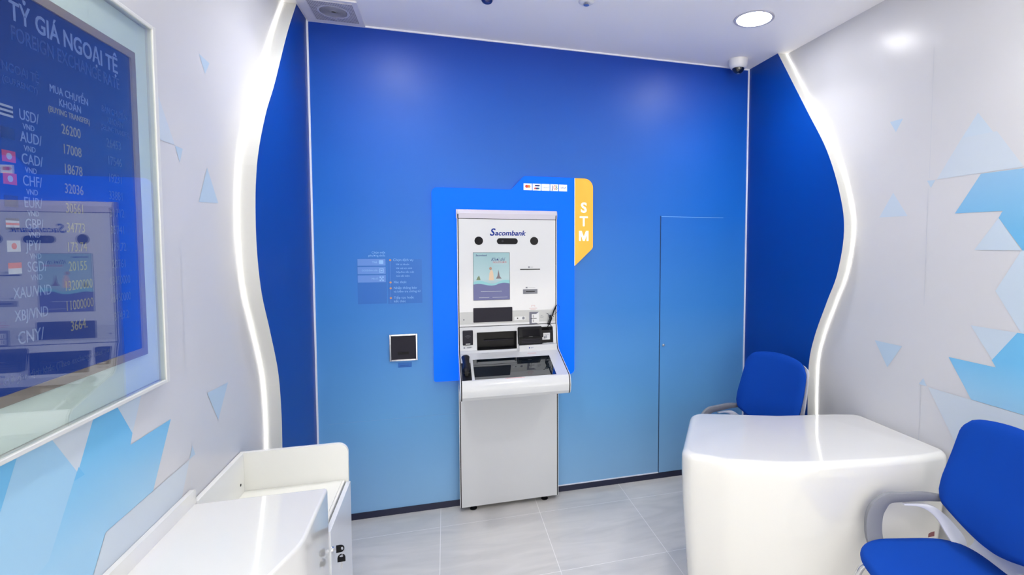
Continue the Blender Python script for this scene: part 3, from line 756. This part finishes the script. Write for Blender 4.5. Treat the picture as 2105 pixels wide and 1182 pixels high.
# ================================================================== RATE BOARD ON THE LEFT WALL
GY0, GY1, GZ0, GZ1 = -2.222, -1.535, 1.282, 2.307
t = thing('rate_board', 'glass fronted foreign exchange rate display on the left wall', 'display board', (XL, (GY0 + GY1) / 2, GZ0))
fw_ = .018
mb = MB().box(XL + .0025, -.044, GY1 - fw_, GY1, GZ0, GZ1, 0, .002).box(XL + .0025, -.044, GY0, GY0 + fw_, GZ0, GZ1, 0, .002)
mb.box(XL + .0025, -.044, GY0 + fw_, GY1 - fw_, GZ1 - fw_ * .6, GZ1, 0, .002).box(XL + .0025, -.044, GY0 + fw_, GY1 - fw_, GZ0, GZ0 + fw_ * .6, 0, .002)
mb.build('outer_frame', M_edge, t)
MB().box(-.0655, -.0625, GY0 + fw_ + .001, GY1 - fw_ - .001, GZ0 + .012, GZ1 - .012).build('margin_panel', M_margin, t)
BY0, BY1, BZ0, BZ1 = -2.137, -1.620, 1.383, 2.207
bz = .020
mb = MB().box(-.0623, -.0560, BY1 - bz, BY1, BZ0, BZ1).box(-.0623, -.0560, BY0, BY0 + bz, BZ0, BZ1).box(-.0623, -.0560, BY0 + bz, BY1 - bz, BZ1 - bz, BZ1).box(-.0623, -.0560, BY0 + bz, BY1 - bz, BZ0, BZ0 + bz)
mb.build('bezel', M_bezel, t)
scr = MB().box(-.0622, -.0600, BY0 + bz, BY1 - bz, BZ0 + bz, BZ1 - bz).build('screen', M_scr, t)
xs = -.0594
S = lambda s, y, z, size, al='LEFT', mi=0, sx=1.0, wt=0.0: (s, (xs, y, z), size, al, mi, sx, 0, wt)
items = [S('TỶ GIÁ NGOẠI TỆ', -2.036, 2.143, .052, 'LEFT', 0, .80, .0008), S('FOREIGN EXCHANGE RATE', -2.036, 2.100, .041, 'LEFT', 1, .68),
         S('NGOẠI TỆ', -2.062, 2.030, .025, 'LEFT', 1, .8), S('(CURRENCY)', -2.062, 2.005, .018, 'LEFT', 1, .85),
         S('MUA CHUYỂN', -1.878, 2.022, .023, 'CENTER', 0, .82), S('KHOẢN', -1.878, 1.998, .023, 'CENTER', 0, .85), S('(BUYING TRANSFER)', -1.880, 1.977, .018, 'CENTER', 2, .8),
         S('BÁN CHUYỂN', -1.715, 2.022, .022, 'CENTER', 1, .75), S('KHOẢN', -1.715, 1.998, .022, 'CENTER', 1, .8), S('(SELLING TRANSFER)', -1.715, 1.977, .018, 'CENTER', 1, .7)]
rows = [('USD', '26200', '26453'), ('AUD', '17008', '17546'), ('CAD', '18678', '19231'), ('CHF', '32036', '33881'), ('EUR', '30561', '31712'), ('GBP', '34773', '35741'), ('JPY', '173.74', '179.72'), ('SGD', '20155', '20761')]
for i, (c, a, b) in enumerate(rows):
    z = 1.946 - i * .0433
    items += [S(c + '/', -2.026, z, .030, 'LEFT', 0, .78), S('VND', -2.018, z - .0215, .016, 'LEFT', 0, .9), S(a, -1.879, z - .004, .031, 'CENTER', 2, .80), S(b, -1.725, z - .005, .031, 'CENTER', 3, .78)]
for i, (c, a, b) in enumerate([('XAU/VND', '13200000', '13450000'), ('XBJ/VND', '11000000', '13450000')]):
    z = 1.593 - i * .0445
    items += [S(c, -2.064, z, .031, 'LEFT', 0, .72), S(a, -1.879, z + .003, .031, 'CENTER', 2, .76), S(b, -1.725, z + .003, .031, 'CENTER', 3, .70)]
items += [S('CNY/', -2.060, 1.504, .036, 'LEFT', 0, .80), S('3664.', -1.885, 1.505, .032, 'CENTER', 2, .8), S('3749.2', -1.725, 1.505, .031, 'CENTER', 3, .75),
          S('Giờ giao dịch khác (Theo exchange rates may', -2.10, 1.428, .0195, 'LEFT', 1, .9)]
lettering('rate_text', items, (M_scr_t, M_scr_t2, M_scr_n, M_scr_n2), scr, LEFT)
def flag(z, bands, mark=None):
    mb = MB(); n = len(bands)
    for i, m in enumerate(bands):
        a = z - .011 + .022 * (n - 1 - i) / n
        mb.box(xs - .0004, xs, -2.072, -2.040, a, a + .022 / n, m)
    if mark is not None:
        mb.lathe([(0, .0006), (.0062, .0006), (.0062, 0)], (xs, -2.056, z), 'x', 16, mark)
    mb.build('flag', (M_scr_r, M_scr_w, M_scr_b), scr)
flag(1.946, (1, 2, 1, 2, 1)); flag(1.903, (2,)); flag(1.859, (0,), 1); flag(1.816, (0,), 1); flag(1.773, (2,)); flag(1.729, (2, 1, 0, 1, 2)); flag(1.686, (1,), 0); flag(1.643, (0, 1))
MB().box(-.0510, -.0470, GY0 + fw_ + .001, GY1 - fw_ - .001, GZ0 + .0125, GZ1 - .0125).build('glass_pane', M_glass, t)

# ================================================================== LEFT LOW FURNITURE
# open topped cabinet against the left wall
CY0, CY1 = -1.3845, -.966
t = thing('low_cabinet', 'low white cabinet with raised back board and rounded side panel below the left wall', 'cabinet', (.14, (CY0 + CY1) / 2, 0))
pl = rrect(XL + .003, .336, 0.0, .842, .042, 8, (0, 0, 1, 0))
MB().prism(pl, 'y', -.984, CY1).build('side_panel', M_lam, t, True, 30)
MB().box(XL + .003, -.049, CY0, -.9845, .0, .842, 0, .001).build('back_board', M_lam, t)
MB().box(-.0485, .3125, CY0, -.9845, .665, .684).build('top_board', M_lam, t)
MB().box(.3135, .3225, CY0, -.9845, .03, .684).build('front_rail', M_lam, t)
MB().box(-.0485, .3125, CY0, -.9845, .03, .10).build('plinth', M_lam, t)
dr = MB().box(.3265, .3440, CY0, -.9850, .02, .6755, 0, .001).build('cabinet_door', M_lam_f, t)
MB().box(.3226, .3264, CY0, -.9850, .03, .655).build('door_gap', M_txtgrey, t)
MB().lathe([(0, .0012), (.005, .0012), (.0055, 0)], (-.049, -1.025, .728), 'x', 16).build('screw_cap', M_black, t)
MB().lathe([(0, .006), (.0085, .006), (.010, .0035), (.0105, 0)], (.3442, -1.370, .600), 'x', 24).build('cam_lock', M_chrome, dr, True)
# two keys on the lock
ky = thing('key', 'black headed key sticking out of the white cabinet lock', 'key', (.365, -1.370, .590), 'keys on the low cabinet')
def key_head(fn, parent):
    o = rrect(0, .024, -.0125, .0125, .012, 8, (0, 1, 1, 0))
    mb = MB(); hole = [(.0175 + .0035 * cos(a * pi / 6), .0062 * sin(a * pi / 6)) for a in range(12)]
    bm = mb.bm
    for s in (-1, 1):
        vo = [bm.verts.new(fn(p, s * .002)) for p in o]; vh = [bm.verts.new(fn(p, s * .002)) for p in hole]
        e = [bm.edges.new((vo[i], vo[(i + 1) % len(vo)])) for i in range(len(vo))] + [bm.edges.new((vh[i], vh[(i + 1) % 12])) for i in range(12)]
        bmesh.ops.triangle_fill(bm, edges=e, use_beauty=True)
        if s == -1: A = (vo, vh)
    for X, Y in ((A[0], vo), (A[1], vh)):
        for i in range(len(X)):
            bm.faces.new((X[i], X[(i + 1) % len(X)], Y[(i + 1) % len(X)], Y[i]))
    mb.build('key_head', M_black, parent)
key_head(lambda p, s: (.358 + p[0] * 1.1, -1.370 + s, .600 + p[1] * 1.05), ky)
MB().box(.3505, .3578, -1.3710, -1.3690, .5960, .6040).build('key_blade', M_steel, ky)
kz = thing('key', 'black headed key hanging with its blade down below the key in the lock', 'key', (.372, -1.358, .56), 'keys on the low cabinet')
key_head(lambda p, s: (.372 + p[1] * 1.05, -1.358 + s, .5445 + p[0] * 1.15), kz)
MB().box(.3695, .3745, -1.3585, -1.3570, .5190, .5444).box(.3745, .3765, -1.3585, -1.3570, .5290, .5370).build('key_blade', M_steel, kz)
MB().tube([(.3790 + .0075 * cos(a), -1.364 + .006 * sin(a), .5790 + .011 * cos(a)) for a in [2 * pi * i / 20 for i in range(21)]], .0006, n=5).build('key_ring', M_steel, kz)

# rounded counter in front of it
def offset_poly(pts, d):
    n = len(pts); out = []
    area = sum(pts[i][0] * pts[(i + 1) % n][1] - pts[(i + 1) % n][0] * pts[i][1] for i in range(n))
    sg = 1 if area > 0 else -1
    for i in range(n):
        a = Vector(pts[i - 1]); p = Vector(pts[i]); b = Vector(pts[(i + 1) % n])
        n1 = Vector(((p - a).y, -(p - a).x)).normalized() * sg; n2 = Vector(((b - p).y, -(b - p).x)).normalized() * sg
        m = (n1 + n2); m = m / max(m.length_squared / 2, .3) if m.length > 0 else n1
        out.append((p.x + m.x * d, p.y + m.y * d))
    return out
def resample(pts, step):
    out = []; n = len(pts)
    for i in range(n):
        a = Vector(pts[i]); b = Vector(pts[(i + 1) % n]); k = max(1, int((b - a).length / step))
        for j in range(k): q = a.lerp(b, j / k); out.append((q.x, q.y))
    return out

cw = thing('low_counter', 'glossy white counter with angled front and wall upstand, nearest on the left', 'counter', (.10, -1.9, 0))
outl = smooth_poly([(XL + .003, -1.392), (.341, -1.392), (.345, -1.733), (.300, -1.880), (.16, -2.16), (.13, -2.60), (XL + .003, -2.60)], [0, .012, .25, .35, .2, .03, 0], 6)
P = []
for ins, z in ((0, 0.0), (0, .828), (.0008, .832), (.003, .8365), (.006, .8388), (.009, .8392)):
    P.append([(x, y, z) for x, y in offset_poly(outl, -ins)])
mb = MB(); mb.grid(P, 0, True); mb.face(P[0]); mb.face(P[-1])
mb.build('counter_body', M_glossw, cw, True, 40)
MB().prism([(-2.595, .8395), (-2.595, .886), (-1.394, .886), (-1.388, .880), (-1.388, .8395)], 'x', XL + .003, -.051).build('wall_upstand', M_glossw, cw)

# ================================================================== RIGHT DESK
dk = thing('desk', 'glossy white rounded desk with curved front standing against the right wall', 'desk', (2.45, -1.2, 0))
top_in = smooth_poly([(2.075, -.812), (1.800, -1.262), (1.93, -1.375), (2.13, -1.465), (2.30, -1.512), (2.575, -1.558), (2.78, -1.578), (2.925, -1.575), (2.925, -1.07), (2.80, -1.03), (2.49, -.970), (2.25, -.876)],
                     [.05, .045, .2, .3, .5, .5, .3, .035, .04, .1, .3, .2], 6)
core = resample(top_in, .03)
P = []
R = .034
def dring(off, z, ta=0.0):
    out = []
    for x, y in offset_poly(core, off):
        out.append((min(x, XR - .004) - ta * max(0, (x - 2.5)) * .5 + ta * max(0, 2.3 - x) * .5, y + ta * max(0, (-1.15 - y)) * .35, z))
    return out
for off, z, ta in ((.026, .0, .16), (.028, .10, .14), (.030, .30, .08), (.032, .45, .04), (.034, .60, .01), (.034, .68, 0)):
    P.append(dring(off, z, ta))
for k in range(1, 9):
    a = (pi / 2) * k / 8
    P.append(dring(R * cos(a), .750 - R + R * sin(a) - .0006))
mb = MB(); mb.grid(P, 0, True); mb.face(P[0]); mb.face(P[-1])
body = mb.build('desk_body', M_glossw, dk, True, 50)
inner = [(2.14, -.45), (2.11, -.80), (1.93, -1.21), (2.05, -1.32), (2.33, -1.40), (2.60, -1.44), (2.88, -1.45), (2.88, -.45)]
cut = MB().prism([(x - dk.location.x, y - dk.location.y) for x, y in inner], 'z', -.1, .695)
bmesh.ops.recalc_face_normals(cut.bm, faces=cut.bm.faces)
cme = bpy.data.meshes.new('c'); cut.bm.to_mesh(cme); cut.bm.free()
cob = bpy.data.objects.new('c', cme); COL.objects.link(cob); cob.location = dk.location
md = body.modifiers.new('kneehole', 'BOOLEAN'); md.object = cob; md.operation = 'DIFFERENCE'; md.solver = 'EXACT'
bpy.context.view_layer.update()
nm = bpy.data.meshes.new_from_object(body.evaluated_get(bpy.context.evaluated_depsgraph_get()))
body.modifiers.clear(); body.data = nm; bpy.data.objects.remove(cob)
tg = MB().box(2.834, 2.870, -1.5985, -1.5965, .366, .388, 0).build('maker_label', M_tag, dk)

# ================================================================== CHAIRS  (local frame: +x right hand side, +y forward)
def hw_back(z):
    pts = [(.555, .125), (.575, .165), (.60, .200), (.63, .232), (.66, .247), (.72, .252), (.80, .249), (.88, .243), (.94, .237), (1.02, .228)]
    for (a, wa), (b, wb) in zip(pts, pts[1:]):
        if z <= b: return wa + (wb - wa) * max(0, (z - a) / (b - a))
    return pts[-1][1]
def fback(z, s):
    """forward position of the back pad: recline, lumbar curve and side wrap"""
    return -.170 - .242 * (z - .64) - .030 * (1 - s * s) + .012 * math.exp(-((z - .68) / .1) ** 2)
def pad_back():
    nu, nv = 21, 22; front = []; back = []
    for j in range(nv):
        v = j / (nv - 1); rf, rb = [], []
        for i in range(nu):
            s = -1 + 2 * i / (nu - 1)
            zt = .975 + .030 * (1 - s * s); zb = .552 + .02 * s * s
            # round the upper corners and the lower edge
            zt -= .028 * abs(s) ** 14; zb += .045 * abs(s) ** 3
            z = zb + (zt - zb) * v
            x = hw_back(z) * s * (1 - .05 * max(0, v - .93) / .07)
            edge = (1 - abs(s) ** 10) * (1 - abs(2 * v - 1) ** 16)
            th = .014 * edge ** .5 if edge > 0 else 0
            y = fback(z, s)
            rf.append((x, y + th, z)); rb.append((x, y - .014 - th * .2 + .006 * (1 - edge), z))
        front.append(rf); back.append(rb)
    mb = MB(); V1 = mb.grid(front); V2 = mb.grid(back)
    per = [(0, i) for i in range(nu)] + [(j, nu - 1) for j in range(1, nv)] + [(nv - 1, i) for i in range(nu - 2, -1, -1)] + [(j, 0) for j in range(nv - 2, 0, -1)]
    for a, b in zip(per, per[1:] + per[:1]):
        mb.bm.faces.new((V1[a[0]][a[1]], V1[b[0]][b[1]], V2[b[0]][b[1]], V2[a[0]][a[1]]))
    return mb
def pad_seat():
    n = 64; rings = []
    def O(k, t, dz):
        a = 2 * pi * k / n; c, q = cos(a), sin(a); e = .5
        b = .222 if q > 0 else .262
        x = .247 * math.copysign(abs(c) ** e, c) * t; y = b * math.copysign(abs(q) ** e, q) * t
        z = .462 - .022 * max(0, y / .222) ** 3 - .007 * (1 - min(1, (x / .247) ** 2 + (y / b) ** 2)) + dz
        return (x, y, z)
    for t in (.06, .2, .4, .6, .75, .86): rings.append([O(k, t, 0) for k in range(n)])
    for i in range(1, 10):
        a = pi * i / 10
        rings.append([O(k, .90 + .10 * sin(a), -.024 + .024 * cos(a)) for k in range(n)])
    for t in (.86, .6, .2): rings.append([O(k, t, -.050) for k in range(n)])
    mb = MB(); mb.grid(rings, 0, True); mb.face(rings[0]); mb.face(rings[-1])
    return mb
def shell():
    path = [(.17, .412, .19), (.05, .405, .20), (-.10, .405, .20), (-.20, .412, .19), (-.245, .440, .175), (-.262, .480, .165), (-.250, .530, .175), (-.228, .580, .200), (-.222, .62, .236), (-.228, .66, .254), (-.243, .72, .257), (-.262, .80, .254), (-.283, .90, .246), (-.296, .950, .234), (-.300, .972, .205)]
    pp = [tuple(v) for v in catmull(path, 3)]
    outer, inner = [], []; n = 15
    for i, (y, z, w) in enumerate(pp):
        a, b = pp[max(0, i - 1)], pp[min(len(pp) - 1, i + 1)]
        ty, tz = b[0] - a[0], b[1] - a[1]; l = math.hypot(ty, tz); ny, nz = tz / l, -ty / l
        r1, r2 = [], []
        vert = min(1, max(0, (z - .5) / .15))
        for k in range(n):
            s = -1 + 2 * k / (n - 1)
            wrap = .030 * s * s * vert + .012 * s * s * (1 - vert)
            yy, zz = (y + wrap * vert, z + wrap * (1 - vert) + (0 if z < .94 else .028 * (1 - s * s) - .006))
            r1.append((w * s, yy, zz)); r2.append((w * s * .985, yy + ny * .010 * (-1 if vert < .01 else -1), zz + nz * -.010))
        outer.append(r1); inner.append(r2)
    mb = MB(); V1 = mb.grid(outer); V2 = mb.grid(inner); m = len(pp)
    per = [(0, i) for i in range(n)] + [(j, n - 1) for j in range(1, m)] + [(m - 1, i) for i in range(n - 2, -1, -1)] + [(j, 0) for j in range(m - 2, 0, -1)]
    for a, b in zip(per, per[1:] + per[:1]):
        mb.bm.faces.new((V1[a[0]][a[1]], V1[b[0]][b[1]], V2[b[0]][b[1]], V2[a[0]][a[1]]))
    return mb
def ribbon(path, thick, sgn):
    """flat bar: path of (lateral, forward, height, in-plane width)"""
    pp = [tuple(v) for v in catmull([Vector(p) for p in path], 5)]
    P = []
    for i, (x, y, z, w) in enumerate(pp):
        a, b = pp[max(0, i - 1)], pp[min(len(pp) - 1, i + 1)]
        ty, tz = b[1] - a[1], b[2] - a[2]; l = math.hypot(ty, tz) or 1; ny, nz = -tz / l, ty / l
        h, q = w / 2, thick / 2; c = .28
        ring = [(-q, -h * (1 - c)), (-q * (1 - c), -h), (q * (1 - c), -h), (q, -h * (1 - c)), (q, h * (1 - c)), (q * (1 - c), h), (-q * (1 - c), h), (-q, h * (1 - c))]
        P.append([(sgn * (x + u), y + ny * v, z + nz * v) for u, v in ring])
    mb = MB(); mb.grid(P, 0, True); mb.face(P[0]); mb.face(P[-1])
    return mb
def make_chair(label):
    root = thing('office_chair', label, 'chair', (0, 0, 0), 'blue visitor chairs at the white desk')
    pad_seat().build('seat', M_fab, root, True, 60)
    pad_back().build('backrest', M_fab, root, True, 60)
    shell().build('shell', M_shell, root, True, 60)
    for s in (1, -1):
        ribbon([(.266, -.190, 0.614, .024), (.273, -.120, 0.618, .034), (.276, -.03, 0.615, .036), (.276, .035, 0.611, .042), (.274, .073, .583, .060), (.270, .096, .545, .068), (.260, .106, .49, .068), (.244, .106, .445, .066), (.215, .100, .405, .060)], .026, s).build('armrest', M_arm, root, True, 50)
        ribbon([(.272, -.03, .586, .006), (.272, -.09, .583, .012), (.268, -.145, .568, .028), (.256, -.185, .535, .038), (.232, -.210, .495, .052), (.20, -.222, .460, .060), (.18, -.21, .43, .05)], .016, s).build('arm_brace', M_shell, root, True, 50)
    pts = lambda s: [(s * .15, -.12, .392), (s * .17, .05, .392), (s * .19, .14, .385), (s * .205, .185, .350), (s * .215, .200, .27), (s * .225, .215, .12), (s * .228, .205, .045), (s * .228, .16, .0135), (s * .228, -.20, .0135)]
    for s in (1, -1):
        MB().tube([tuple(v) for v in catmull(pts(s), 6)], .0125, n=12).build('leg', M_chrome, root, True, 60)
    MB().tube([(-.2155, -.20, .0135), (.2155, -.20, .0135)], .0125, n=12).build('stretcher', M_chrome, root, True, 60)
    MB().box(-.19, .19, -.10, .02, .380, .404, 0, .004).build('seat_mount', M_shell, root)
    return root
def place(root, C, f):
    root.location = (C[0], C[1], 0); root.rotation_euler = (0, 0, math.atan2(f[1], f[0]) - pi / 2)
near = make_chair('blue fabric armchair with white shell beside the right wall, nearest the viewer')
far = near.copy(); COL.objects.link(far)
far['label'] = 'blue fabric armchair with white shell behind the desk, in the far corner'
for ch in near.children:
    c = ch.copy(); COL.objects.link(c); c.parent = far
place(near, (2.514, -1.918), (-.968, .25))
place(far, (2.48, -.664), (-.98, -.2))
